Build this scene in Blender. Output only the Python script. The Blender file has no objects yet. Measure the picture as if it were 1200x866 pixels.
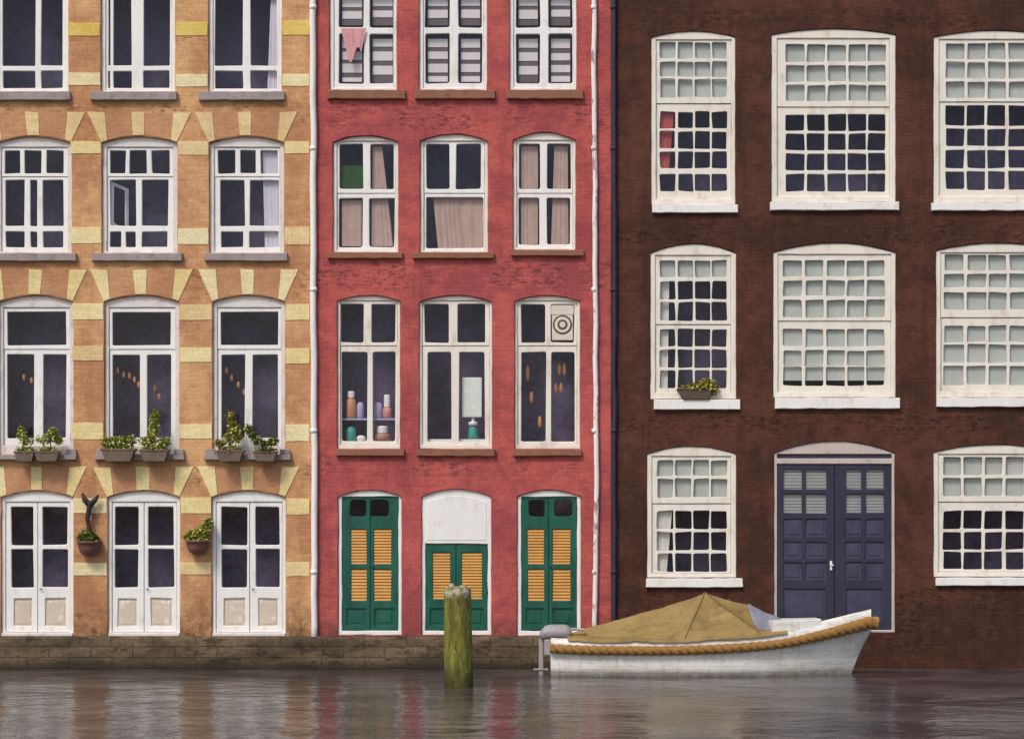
import bpy, bmesh, math, random
from mathutils import Vector, Matrix, noise
from mathutils.geometry import delaunay_2d_cdt

C = bpy.context.scene.collection
R = random.Random(7)
S = 60.0                       # drawing units per metre on the facade plane
CAM_D, CAM_Z = 40.0, 2.6

def P(px, py, y=0.0):          # drawing point -> metres, for a plane y metres behind the facade
    f = (CAM_D + y) / CAM_D
    return ((px - 600) / S * f, CAM_Z + (627 - py) / S * f)

def lin(c):
    r = []
    for v in c:
        v /= 255.0
        r.append(v / 12.92 if v <= .04045 else ((v + .055) / 1.055) ** 2.4)
    return r

# ------------------------------------------------------------------ materials
class NT:
    def __init__(s, name):
        s.m = bpy.data.materials.new(name); s.m.use_nodes = True
        s.t = s.m.node_tree; s.n = s.t.nodes; s.n.clear()
        s.out = s.n.new('ShaderNodeOutputMaterial')
        s.pos = s.n.new('ShaderNodeNewGeometry').outputs['Position']
    def link(s, a, b): s.t.links.new(a, b)
    def _set(s, sock, v):
        if isinstance(v, bpy.types.NodeSocket): s.link(v, sock)
        elif v is not None:
            if sock.type == 'RGBA' and not isinstance(v, (int, float)): v = list(v)[:3] + [1]
            sock.default_value = v
    def scale(s, sx, sy, sz, src=None):
        n = s.n.new('ShaderNodeMapping'); s.link(src or s.pos, n.inputs[0])
        n.inputs['Scale'].default_value = (sx, sy, sz); return n.outputs[0]
    def noise(s, sc, detail=4, rough=.6, vec=None, dist=0):
        n = s.n.new('ShaderNodeTexNoise'); s.link(vec or s.pos, n.inputs['Vector'])
        n.inputs['Scale'].default_value = sc; n.inputs['Detail'].default_value = detail
        n.inputs['Roughness'].default_value = rough; n.inputs['Distortion'].default_value = dist
        return n.outputs['Fac']
    def ramp(s, fac, a, b, va=0.0, vb=1.0, smooth=True):
        n = s.n.new('ShaderNodeMapRange'); n.interpolation_type = 'SMOOTHSTEP' if smooth else 'LINEAR'
        s.link(fac, n.inputs[0])
        for i, v in zip((1, 2, 3, 4), (a, b, va, vb)): n.inputs[i].default_value = v
        return n.outputs[0]
    def math(s, op, a, b=None):
        n = s.n.new('ShaderNodeMath'); n.operation = op
        s._set(n.inputs[0], a)
        if b is not None: s._set(n.inputs[1], b)
        return n.outputs[0]
    def mix(s, fac, a, b, mode='MIX'):
        n = s.n.new('ShaderNodeMix'); n.data_type = 'RGBA'; n.blend_type = mode
        s._set(n.inputs[0], fac); s._set(n.inputs[6], a); s._set(n.inputs[7], b)
        return n.outputs[2]
    def gray(s, v):
        n = s.n.new('ShaderNodeCombineColor')
        for i in range(3): s.link(v, n.inputs[i])
        return n.outputs[0]
    def bump(s, h, strength, dist):
        n = s.n.new('ShaderNodeBump'); s.link(h, n.inputs['Height'])
        n.inputs['Strength'].default_value = strength; n.inputs['Distance'].default_value = dist
        return n.outputs[0]
    def done(s, col, rough=.7, normal=None, spec=.35, emis=None, estr=0):
        b = s.n.new('ShaderNodeBsdfPrincipled')
        s._set(b.inputs['Base Color'], col); s._set(b.inputs['Roughness'], rough)
        b.inputs['Specular IOR Level'].default_value = spec
        if normal is not None: s.link(normal, b.inputs['Normal'])
        if emis is not None:
            s._set(b.inputs['Emission Color'], emis); b.inputs['Emission Strength'].default_value = estr
        s.link(b.outputs[0], s.out.inputs[0]); return s.m
    def sep(s):
        n = s.n.new('ShaderNodeSeparateXYZ'); s.link(s.pos, n.inputs[0]); return n.outputs

def sc(c, k): return [min(1, v * k) for v in c]

def paint(name, srgb, var=.12, s1=1.5, grime=None, g_amt=.5, g_lo=.55, g_hi=.75, g_sc=4, rough=.6, bump=.25, spec=.35, grain=.12, stretch=(1, 1, 1)):
    """old paint, stone, cloth: two sizes of mottling, a fine grain and blotches of grime"""
    t = NT(name); c = lin(srgb)
    v = t.scale(*stretch)
    n1 = t.noise(s1, 5, .6, v); n2 = t.noise(s1 * 9, 4, .65, v)
    f = t.math('ADD', t.math('MULTIPLY', n1, .6), t.math('MULTIPLY', n2, .4))
    f = t.ramp(f, .33, .67)
    col = t.mix(f, sc(c, 1 - var), sc(c, 1 + var))
    g = t.noise(90, 3, .7)
    col = t.mix(1.0, col, t.gray(t.ramp(g, .3, .7, 1 - grain, 1 + grain)), 'MULTIPLY')
    if grime:
        gm = t.math('MULTIPLY', t.ramp(t.noise(g_sc, 6, .7, v), g_lo, g_hi), g_amt)
        col = t.mix(gm, col, lin(grime))
    h = t.math('ADD', t.math('MULTIPLY', n2, .7), t.math('MULTIPLY', g, .3))
    return t.done(col, rough, t.bump(h, bump, .02), spec)

def brickwall(name, srgb, srgb2, mortar, var=.16, brick_amt=.5, stains=(), stain_col=(70, 40, 45), base_dirt=None, streaks=.0, spots=(), rough=.85, ymid=None):
    t = NT(name); c1, c2 = lin(srgb), lin(srgb2)
    x, y, z = t.sep()
    comb = t.n.new('ShaderNodeCombineXYZ')
    # slightly uneven old courses
    wz = t.math('MULTIPLY', t.math('SUBTRACT', t.noise(.9, 2), .5), .03)
    t.link(t.math('ADD', x, y), comb.inputs[0]); t.link(t.math('ADD', z, wz), comb.inputs[1])
    b = t.n.new('ShaderNodeTexBrick'); t.link(comb.outputs[0], b.inputs['Vector'])
    b.inputs['Scale'].default_value = 1.0; b.inputs['Brick Width'].default_value = .23; b.inputs['Row Height'].default_value = .072
    b.inputs['Mortar Size'].default_value = .006; b.inputs['Mortar Smooth'].default_value = .5
    b.inputs['Color1'].default_value = (1 - .32 * brick_amt, 1 - .36 * brick_amt, 1 - .36 * brick_amt, 1)
    b.inputs['Color2'].default_value = (1 + .22 * brick_amt, 1 + .2 * brick_amt, 1 + .2 * brick_amt, 1)
    m = [1 + (k / max(.01, q) - 1) * brick_amt for k, q in zip(lin(mortar), c1)]
    b.inputs['Mortar'].default_value = (*[min(3, v) for v in m], 1)
    n1 = t.noise(.55, 4, .55); n2 = t.noise(3.2, 6, .7); n3 = t.noise(22, 5, .7)
    f = t.math('ADD', t.math('MULTIPLY', n1, .55), t.math('MULTIPLY', n2, .45))
    f = t.ramp(f, .4, .6)
    base = t.mix(f, c1, c2)
    base = t.mix(1.0, base, t.gray(t.ramp(n3, .3, .7, 1 - var, 1 + var)), 'MULTIPLY')
    base = t.mix(1.0, base, b.outputs['Color'], 'MULTIPLY')
    if streaks:
        st = t.noise(1.0, 5, .7, t.scale(3.2, 3.2, .22))
        base = t.mix(t.math('MULTIPLY', t.ramp(st, .5, .72), streaks), base, sc(lin(stain_col), .8))
    # worn sooty patches in courses below the sills (heights given in metres)
    mask = None
    for za, zb in stains:
        up = t.ramp(z, za - .12, za + .1); dn = t.ramp(z, zb - .12, zb + .1, 1, 0)
        q = t.math('MULTIPLY', up, dn)
        mask = q if mask is None else t.math('MAXIMUM', mask, q)
    if mask is not None:
        sp = t.ramp(t.noise(9, 6, .8, t.scale(.55, 1, 1.6)), .47, .6)
        big = t.ramp(t.noise(1.1, 3, .5), .4, .58)
        base = t.mix(t.math('MULTIPLY', t.math('MULTIPLY', sp, big), t.math('MULTIPLY', mask, .85)), base, lin(stain_col))
    if base_dirt:
        za, zb, dc, amt = base_dirt
        n = t.ramp(t.noise(5, 6, .75), .38, .66)
        q = t.math('MULTIPLY', t.ramp(z, za, zb, 1, 0), t.math('ADD', t.math('MULTIPLY', n, .8), .15))
        base = t.mix(t.math('MULTIPLY', q, amt), base, lin(dc))
    h = t.math('SUBTRACT', t.math('MULTIPLY', n3, .6), t.math('MULTIPLY', b.outputs['Fac'], brick_amt))
    return t.done(base, rough, t.bump(h, .7, .014), .25)

M = {}
def build_materials():
    M['ochre'] = brickwall('ochre_brick', (186, 132, 94), (220, 172, 122), (186, 148, 112), .13, .3, stains=[(10.55, 11.05), (7.35, 7.85), (3.55, 4.0), (12.2, 12.6)], stain_col=(128, 84, 62), base_dirt=(.7, 1.7, (92, 66, 44), .95), streaks=.22)
    M['ochre_dark'] = brickwall('brown_ochre_brick', (184, 134, 98), (204, 154, 114), (186, 146, 108), .12, .24, stain_col=(120, 80, 60))
    M['cream'] = brickwall('cream_brick', (230, 208, 144), (240, 224, 170), (228, 206, 150), .1, .2, streaks=.12, stain_col=(170, 130, 96))
    M['cream_warm'] = brickwall('warm_cream_brick', (222, 194, 140), (236, 212, 160), (222, 198, 150), .1, .2, streaks=.15, stain_col=(170, 120, 90))
    M['cream_pale'] = brickwall('pale_cream_brick', (234, 218, 168), (242, 228, 186), (228, 214, 170), .1, .2, streaks=.12, stain_col=(176, 140, 110))
    M['yellow'] = brickwall('yellow_brick', (220, 186, 92), (232, 204, 116), (222, 190, 112), .08, .16)
    M['red'] = brickwall('red_painted_brick', (160, 76, 78), (198, 98, 92), (174, 88, 86), .14, .3, stains=[(10.5, 11.1), (7.4, 7.95), (3.75, 4.2)], stain_col=(88, 52, 58), base_dirt=(.6, 1.25, (88, 62, 50), .9), streaks=.22)
    M['brown'] = brickwall('dark_brown_brick', (66, 40, 33), (94, 58, 46), (86, 56, 46), .22, .36, stains=[(8.3, 8.75), (4.6, 5.0), (.3, 1.6), (12.45, 12.9)], stain_col=(38, 20, 20), base_dirt=(.0, 1.2, (58, 34, 24), .6), streaks=.45)
    M['side'] = paint('party_wall_render', (120, 95, 80), .1)
    M['white'] = paint('aged_white_paint', (240, 238, 233), .05, 2.2, (196, 186, 176), .55, .52, .74, 5, .5, .12, grain=.05, stretch=(1, 1, .45))
    M['peeling'] = paint('peeling_white_paint', (236, 232, 228), .05, 2.2, (150, 92, 98), .8, .53, .6, 3.2, .6, .3, grain=.06, stretch=(2, 2, .7))
    M['cream_white'] = paint('cream_white_paint', (236, 229, 217), .05, 2.2, (198, 178, 158), .6, .5, .72, 4, .5, .12, grain=.05, stretch=(1, 1, .5))
    M['door_surround'] = paint('greyed_door_surround', (198, 186, 178), .08, 2.2, (150, 136, 130), .6, .5, .7, 4, .55, .12, grain=.06)
    M['grey_white'] = paint('grey_white_paint', (226, 219, 214), .05, 2.2, (172, 158, 156), .6, .5, .7, 4, .5, .12, grain=.05)
    M['beige_panel'] = paint('beige_panel_paint', (212, 196, 178), .07, 3, (240, 236, 230), .6, .55, .62, 5, .55, .1, grain=.05)
    M['grey_stone'] = paint('grey_sill_stone', (160, 148, 146), .12, 4, (96, 84, 84), .6, .5, .72, 7, .8)
    M['brown_stone'] = paint('brown_sill_stone', (146, 100, 78), .15, 4, (90, 58, 48), .6, .5, .72, 8, .8)
    M['navy_line'] = paint('navy_pipe_paint', (52, 48, 62), .15, 3, (40, 34, 44), .5)
    M['green'] = paint('green_door_paint', (30, 92, 76), .2, 3, (22, 60, 52), .7, .48, .7, 4, .42, .15, stretch=(1, 1, .4))
    M['navy'] = paint('navy_door_paint', (54, 53, 70), .2, 2.5, (44, 42, 56), .6, .48, .7, 4, .45, .15, stretch=(1, 1, .4))
    M['navy_panel'] = paint('slate_blue_panel_paint', (70, 70, 90), .2, 3, (56, 56, 74), .7, .48, .68, 5, .45, .15)
    M['orange'] = paint('orange_louvre_paint', (204, 148, 68), .12, 4, (180, 118, 50), .5, .5, .72, 8, .5, .15)
    M['beige_cloth'] = paint('beige_curtain_cloth', (190, 162, 146), .1, 4, rough=.9)
    M['grey_cloth'] = paint('grey_curtain_cloth', (214, 208, 214), .08, 4, rough=.9)
    M['pale_cloth'] = paint('pale_curtain_cloth', (222, 220, 204), .08, 4, rough=.9)
    M['red_cloth'] = paint('red_curtain_cloth', (180, 84, 76), .1, 4, rough=.9)
    M['green_cloth'] = paint('green_curtain_cloth', (42, 82, 32), .15, 4, rough=.9)
    M['pink_cloth'] = paint('pink_cloth', (216, 158, 160), .1, 4, rough=.9)
    M['blind'] = paint('pale_blind_cloth', (190, 197, 182), .08, 2.5, (178, 172, 166), .5, .5, .75, 3, .85, .1, grain=.04)
    M['slat_white'] = paint('white_slat', (228, 222, 214), .06, 4)
    M['slat_grey'] = paint('grey_slat', (104, 92, 88), .1, 4)
    M['door_blind'] = paint('ribbed_blind', (168, 172, 164), .06, 4)
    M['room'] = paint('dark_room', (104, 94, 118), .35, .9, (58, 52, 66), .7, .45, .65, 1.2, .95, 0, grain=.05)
    t = NT('mossy_quay_stone'); x, y, z = t.sep(); cb = t.n.new('ShaderNodeCombineXYZ')
    wv = t.math('MULTIPLY', t.math('SUBTRACT', t.noise(2.4, 3), .5), .05)
    t.link(t.math('ADD', x, wv), cb.inputs[0]); t.link(t.math('ADD', z, wv), cb.inputs[1])
    b = t.n.new('ShaderNodeTexBrick'); t.link(cb.outputs[0], b.inputs['Vector'])
    for k_, v_ in (('Scale', 1), ('Brick Width', .82), ('Row Height', .215), ('Mortar Size', .012), ('Mortar Smooth', .6)): b.inputs[k_].default_value = v_
    b.inputs['Color1'].default_value = (.82, .8, .78, 1); b.inputs['Color2'].default_value = (1.12, 1.1, 1.06, 1); b.inputs['Mortar'].default_value = (.66, .64, .62, 1)
    n1 = t.noise(1.6, 5, .65, t.scale(.6, 1, 1.4)); n2 = t.noise(14, 5, .75); n3 = t.noise(5, 6, .75, t.scale(.6, 1, 1.6))
    col = t.mix(t.ramp(n1, .38, .62), lin((90, 78, 62)), lin((118, 102, 80)))
    col = t.mix(1.0, col, b.outputs['Color'], 'MULTIPLY')
    col = t.mix(t.math('MULTIPLY', t.ramp(n3, .5, .64), .8), col, lin((54, 42, 34)))
    col = t.mix(1.0, col, t.gray(t.ramp(n2, .3, .7, .75, 1.25)), 'MULTIPLY')
    col = t.mix(t.math('MULTIPLY', t.ramp(t.math('ADD', z, t.math('MULTIPLY', n1, .12)), .1, .3, 1, 0), .8), col, lin((46, 42, 34)))
    M['plinth'] = t.done(col, .85, t.bump(t.math('SUBTRACT', n2, b.outputs['Fac']), .8, .02), .25)
    M['terracotta'] = paint('brown_terracotta', (122, 84, 74), .18, 6, (76, 50, 46), .6, rough=.8)
    M['trough'] = paint('grey_brown_trough', (112, 96, 84), .18, 6, (80, 66, 58), .6, rough=.8)
    M['dark_trough'] = paint('dark_box', (88, 74, 64), .18, 6, rough=.8)
    M['iron'] = paint('dark_iron', (52, 42, 42), .2, 8, rough=.6)
    t = NT('white_hull_paint'); x, y, z = t.sep()
    n = t.noise(2.2, 6, .7, t.scale(.5, 1, 2.2)); k = t.noise(1.0, 5, .75, t.scale(5, 3, 34)); v = t.noise(1.0, 4, .7, t.scale(7, 3, 1.0))
    col = t.mix(t.ramp(n, .4, .62), lin((238, 236, 230)), lin((216, 210, 200)))
    col = t.mix(t.math('MULTIPLY', t.ramp(k, .56, .7), .6), col, lin((168, 156, 144)))                       # scuffs along the planks
    col = t.mix(t.math('MULTIPLY', t.ramp(v, .54, .72), .4), col, lin((170, 150, 126)))                     # runs
    wet = t.math('MULTIPLY', t.ramp(z, .03, .16, 1, 0), t.ramp(t.noise(7, 4, .7), .3, .6, .45, 1))
    col = t.mix(t.math('MULTIPLY', wet, .75), col, lin((120, 112, 92)))                                      # stain at the waterline
    lap = t.ramp(t.math('ABSOLUTE', t.math('SUBTRACT', t.math('FRACT', t.math('MULTIPLY', z, 8.0)), .5)), .0, .06)
    M['boat_white'] = t.done(col, .4, t.bump(lap, .5, .012), .4)
    M['tarp'] = paint('ochre_tarpaulin', (150, 126, 76), .18, 2.5, (106, 84, 50), .75, .46, .7, 3, .75, .35, stretch=(.6, 1, 1))
    M['seam'] = paint('tarpaulin_seam', (122, 98, 58), .2, 6, rough=.8)
    M['tarp_grey'] = paint('grey_tarpaulin', (134, 134, 146), .16, 3, (100, 98, 110), .6, rough=.7)
    M['rope'] = paint('tan_rope', (156, 116, 64), .22, 14, (100, 70, 40), .6, .5, .7, 20, .9)
    M['motor'] = paint('grey_motor', (160, 152, 154), .1, 4, (120, 110, 112), .5, rough=.45)
    M['wood_in'] = paint('boat_inside', (120, 96, 70), .2, 4)
    for n, c in dict(jar_orange=(212, 146, 112), jar_lav=(176, 172, 204), jar_white=(240, 236, 232), jar_pink=(214, 150, 140), teal=(60, 156, 140), jar_brown=(176, 128, 112), shade=(232, 240, 222), fan_body=(222, 212, 200), fan_dark=(96, 78, 66)).items():
        M[n] = paint(n, c, .08, 6, rough=.45)
    # mooring post
    t = NT('mossy_wood'); x, y, z = t.sep()
    g = t.noise(2.2, 5, .7, t.scale(3, 3, .7)); k = t.noise(14, 5, .75, t.scale(2, 2, .35))
    col = t.mix(t.ramp(g, .4, .62), lin((104, 98, 52)), lin((140, 142, 58)))
    col = t.mix(t.ramp(k, .5, .68), col, lin((70, 60, 40)))
    col = t.mix(t.ramp(t.noise(7, 4, .7), .62, .72), col, lin((182, 178, 96)))
    col = t.mix(t.ramp(z, 0.02, .55, .8, 0), col, lin((62, 60, 40)))
    cap = t.math('MULTIPLY', t.ramp(z, 1.5, 1.62), t.ramp(t.noise(9, 4, .6), .4, .58))
    col = t.mix(cap, col, lin((190, 176, 158)))
    M['post'] = t.done(col, .9, t.bump(k, .9, .03), .2)
    # leaves
    for n, a, b in (('leaf', (136, 148, 62), (196, 196, 104)), ('leaf_dark', (100, 114, 58), (152, 158, 84)), ('leaf_olive', (140, 138, 60), (192, 184, 94))):
        t = NT(n)
        f = t.ramp(t.noise(26, 3, .6), .35, .65)
        M[n] = t.done(t.mix(f, lin(a), lin(b)), .6, None, .3)
    # window glass: clear, mirrors by fresnel
    t = NT('window_glass')
    tr = t.n.new('ShaderNodeBsdfTransparent'); tr.inputs[0].default_value = (.93, .93, .97, 1)
    gl = t.n.new('ShaderNodeBsdfGlossy'); gl.inputs['Roughness'].default_value = .03
    gl.inputs['Color'].default_value = (.8, .8, .9, 1)
    fr = t.n.new('ShaderNodeFresnel'); bf = t.n.new('ShaderNodeNewGeometry').outputs['Backfacing']
    t.link(t.ramp(bf, 0, 1, 1.45, 1 / 1.45, False), fr.inputs[0])   # same mirror strength from both sides
    wob = t.bump(t.noise(2.2, 2, .5), .25, .02)
    t.link(wob, gl.inputs['Normal']); t.link(wob, fr.inputs['Normal'])
    mx = t.n.new('ShaderNodeMixShader'); t.link(fr.outputs[0], mx.inputs[0]); t.link(tr.outputs[0], mx.inputs[1]); t.link(gl.outputs[0], mx.inputs[2])
    t.link(mx.outputs[0], t.out.inputs[0]); M['glass'] = t.m
    # glowing orange, put in for warm reflections in the panes
    t = NT('orange_glint'); M['lamp'] = t.done(lin((190, 132, 92)), .6, None, .3, lin((226, 148, 90)), .12)
    # canal water
    t = NT('canal_water')
    w1 = t.noise(1.0, 3, .55, t.scale(.5, .6, 1), .4); w2 = t.noise(1.0, 3, .6, t.scale(1.7, 2.2, 1), .5); w3 = t.noise(1.0, 3, .6, t.scale(6, 8, 1))
    h = t.math('ADD', t.math('ADD', t.math('MULTIPLY', w1, .8), t.math('MULTIPLY', w2, .3)), t.math('MULTIPLY', w3, .06))
    col = t.mix(t.ramp(w1, .4, .62), lin((62, 58, 60)), lin((92, 86, 84)))
    M['water'] = t.done(col, .15, t.bump(h, .48, .2), .4)

# ------------------------------------------------------------------ mesh helpers
WLOC = {}
def obj(name, bm, mat, parent=None, smooth=False):
    """links the mesh (given in world metres) as one object whose origin is the middle of its base"""
    mats = mat if isinstance(mat, (list, tuple)) else [mat]
    xs = [v.co.x for v in bm.verts]; ys = [v.co.y for v in bm.verts]; zs = [v.co.z for v in bm.verts]
    o0 = Vector(((min(xs) + max(xs)) / 2, (min(ys) + max(ys)) / 2, min(zs)))
    for v in bm.verts: v.co -= o0
    me = bpy.data.meshes.new(name); bm.to_mesh(me); bm.free()
    for m in mats: me.materials.append(M[m])
    if smooth:
        for p in me.polygons: p.use_smooth = True
    o = bpy.data.objects.new(name, me); C.objects.link(o)
    if parent is not None:
        o.parent = parent; o.location = o0 - WLOC[parent.name]
    else: o.location = o0
    WLOC[o.name] = o0
    return o

def thing(name, label, cat, loc, group=None):
    o = bpy.data.objects.new(name, None); C.objects.link(o); o.location = loc; o.empty_display_size = .2
    WLOC[o.name] = Vector(loc); return tag(o, label, cat, group)
def tag(o, label, cat, group=None):
    o['label'] = label; o['category'] = cat
    if group: o['group'] = group
    return o
def struct(o): o['kind'] = 'structure'; return o

def area(p): return sum(p[i][0] * p[(i + 1) % len(p)][1] - p[(i + 1) % len(p)][0] * p[i][1] for i in range(len(p))) / 2
def ccw(p): return list(p) if area(p) > 0 else list(reversed(p))
def offset(poly, d):            # ccw polygon, d > 0 grows
    n = len(poly); out = []
    for i in range(n):
        a, b, c = Vector(poly[i - 1]), Vector(poly[i]), Vector(poly[(i + 1) % n])
        e1, e2 = (b - a), (c - b)
        if e1.length < 1e-9 or e2.length < 1e-9: out.append(tuple(b)); continue
        n1 = Vector((e1.y, -e1.x)).normalized(); n2 = Vector((e2.y, -e2.x)).normalized()
        m = n1 + n2
        m = m / max(.5, m.dot(n1)) if m.length > 1e-6 else n1
        out.append((b.x + m.x * d, b.y + m.y * d))
    return out

def plate(bm, outer, holes, y0, y1, ch=.006, mi=0, hch=None):
    """upright slab in the facade plane: front at y0, rims running back to y1, chamfered, with holes"""
    outer = ccw(outer); holes = [ccw(h) for h in holes]
    hch = ch if hch is None else hch
    fo = offset(outer, -ch) if ch else outer
    fh = [offset(h, hch) if hch else h for h in holes]
    vs = []; faces = []
    for l in [fo] + fh:
        faces.append(list(range(len(vs), len(vs) + len(l)))); vs += [Vector(p) for p in l]
    r = delaunay_2d_cdt(vs, [], faces, 1, 1e-6)
    bv = [bm.verts.new((v.x, y0, v.y)) for v in r[0]]
    for f, orig in zip(r[2], r[5]):
        if 0 in orig and len(orig) == 1:
            try:
                ff = bm.faces.new([bv[i] for i in f]); ff.material_index = mi
            except ValueError: pass
    def rim(front, back, c, out):
        loops = [[bm.verts.new((p[0], y0, p[1])) for p in front]]
        if c: loops.append([bm.verts.new((p[0], y0 + c, p[1])) for p in back])
        loops.append([bm.verts.new((p[0], y1, p[1])) for p in back])
        for a, b in zip(loops, loops[1:]):
            n = len(a)
            for i in range(n):
                j = (i + 1) % n
                q = [a[j], a[i], b[i], b[j]] if out else [a[i], a[j], b[j], b[i]]
                bm.faces.new(q).material_index = mi
    rim(fo, outer, ch, True)
    for f, h in zip(fh, holes): rim(f, h, hch, False)
    # make the front face look at the camera
    for f in bm.faces:
        f.normal_update()
    return bm

def fixn(bm):
    bmesh.ops.remove_doubles(bm, verts=bm.verts, dist=1e-5)
    bmesh.ops.recalc_face_normals(bm, faces=bm.faces)
    s = sum(f.normal.y * f.calc_area() for f in bm.faces if abs(f.normal.y) > .9)
    if s > 0: bmesh.ops.reverse_faces(bm, faces=bm.faces)
    return bm

def wob(poly, amp=.5, step=14):
    """hand-made edges: subdivides a px polygon and shifts its points a little"""
    out = []
    n = len(poly); s = R.uniform(0, 1000)
    for i in range(n):
        a, b = poly[i], poly[(i + 1) % n]
        L = math.hypot(b[0] - a[0], b[1] - a[1]); k = max(1, int(L / step))
        for j in range(k):
            u = j / k
            out.append((a[0] + (b[0] - a[0]) * u, a[1] + (b[1] - a[1]) * u))
    return [(p[0] + amp * noise.noise((p[0] * .09 + s, p[1] * .09, 0)) * 1.6, p[1] + amp * noise.noise((p[0] * .09, p[1] * .09 + s, 5)) * 1.6) for p in out]
def rect(x0, y0, x1, y1): return [(x0, y1), (x1, y1), (x1, y0), (x0, y0)]
def rrect(x0, y0, x1, y1, r=2.0, j=.6):
    """pane with soft, slightly irregular corners"""
    q = lambda: R.uniform(-j, j)
    c = [(x0 + q(), y0 + q()), (x1 + q(), y0 + q()), (x1 + q(), y1 + q()), (x0 + q(), y1 + q())]
    out = []
    for i in range(4):
        p, a, b = Vector(c[i]), Vector(c[i - 1]), Vector(c[(i + 1) % 4])
        rr = r * R.uniform(.7, 1.3)
        da, db = (a - p).normalized() * rr, (b - p).normalized() * rr
        out += [tuple(p + da), tuple(p + da * .3 + db * .3), tuple(p + db)]
    return out
def arch(xl, xr, ys, yc, yb, n=10):
    pts = [(xl, yb), (xr, yb)]
    for i in range(n + 1):
        u = i / n; pts.append((xr + (xl - xr) * u, ys + (yc - ys) * (1 - (2 * u - 1) ** 2)))
    return pts
def W(poly, y=0): return [P(p[0], p[1], y) for p in poly]

def box(bm, x0, x1, y0, y1, z0, z1, bev=.006, mi=0):
    vs = [bm.verts.new((x, y, z)) for x in (x0, x1) for y in (y0, y1) for z in (z0, z1)]
    fs = []
    for q in ((0, 1, 3, 2), (4, 6, 7, 5), (0, 4, 5, 1), (2, 3, 7, 6), (0, 2, 6, 4), (1, 5, 7, 3)):
        f = bm.faces.new([vs[i] for i in q]); f.material_index = mi; fs.append(f)
    if bev:
        es = list({e for f in fs for e in f.edges})
        bmesh.ops.bevel(bm, geom=es, offset=bev, segments=2, affect='EDGES', profile=.6)
    return bm
def pbox(bm, x0, y0, x1, y1, ya, yb, bev=.006, mi=0):    # box from px rect, between depths ya..yb
    a = P(x0, y1); b = P(x1, y0)
    return box(bm, a[0], b[0], ya, yb, a[1], b[1], bev, mi)

def lathe(bm, cx, cy, prof, seg=20, mi=0, jit=0):
    rings = []
    for r, z in prof:
        rings.append([bm.verts.new((cx + r * math.cos(2 * math.pi * i / seg), cy + r * math.sin(2 * math.pi * i / seg), z)) for i in range(seg)])
    for a, b in zip(rings, rings[1:]):
        for i in range(seg):
            bm.faces.new([a[i], a[(i + 1) % seg], b[(i + 1) % seg], b[i]]).material_index = mi
    bm.faces.new(list(reversed(rings[0]))).material_index = mi
    bm.faces.new(rings[-1]).material_index = mi
    return bm

def tube(bm, pts, rad, seg=8, lobes=0, twist=0, cap=True, mi=0):
    """swept tube; lobes/twist give a laid rope"""
    pts = [Vector(p) for p in pts]; rings = []; L = 0
    for i, p in enumerate(pts):
        t = (pts[min(i + 1, len(pts) - 1)] - pts[max(i - 1, 0)]).normalized()
        up = Vector((0, 0, 1)) if abs(t.z) < .95 else Vector((1, 0, 0))
        u = t.cross(up).normalized(); v = u.cross(t).normalized()
        if i: L += (pts[i] - pts[i - 1]).length
        r0 = rad[i] if isinstance(rad, (list, tuple)) else rad
        ring = []
        for k in range(seg):
            a = 2 * math.pi * k / seg
            r = r0 * (1 + (.42 * abs(math.cos(lobes * .5 * (a + L * twist))) ** .7 - .24 if lobes else 0))
            ring.append(bm.verts.new(p + u * r * math.cos(a) + v * r * math.sin(a)))
        rings.append(ring)
    for a, b in zip(rings, rings[1:]):
        for k in range(seg):
            bm.faces.new([a[k], b[k], b[(k + 1) % seg], a[(k + 1) % seg]]).material_index = mi
    if cap:
        bm.faces.new(rings[0]); bm.faces.new(list(reversed(rings[-1])))
    return bm

def leaves(bm, clumps, n, size=.05):
    """leaf-shaped faces spread through ellipsoid clumps (centre, radii)"""
    for _ in range(n):
        c, r = R.choice(clumps)
        while True:
            d = Vector((R.uniform(-1, 1), R.uniform(-1, 1), R.uniform(-1, 1)))
            if .15 < d.length < 1: break
        p = Vector((c[0] + d.x * r[0], c[1] + d.y * r[1], c[2] + d.z * r[2]))
        L = size * R.uniform(.6, 1.4); w = L * .42
        q = Matrix.Rotation(R.uniform(0, 6.28), 3, 'Z') @ Matrix.Rotation(R.uniform(-1.3, .6), 3, 'X')
        vs = [bm.verts.new(p + q @ Vector(v)) for v in ((0, 0, 0), (w, L * .5, w * .3), (0, L, 0), (-w, L * .5, w * .3))]
        bm.faces.new(vs[:3]); bm.faces.new([vs[0], vs[2], vs[3]])
    return bm

# ------------------------------------------------------------------ house parts
def grid(xs, ys): return [(a, c, b, d) for c, d in ys for a, b in xs]

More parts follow.
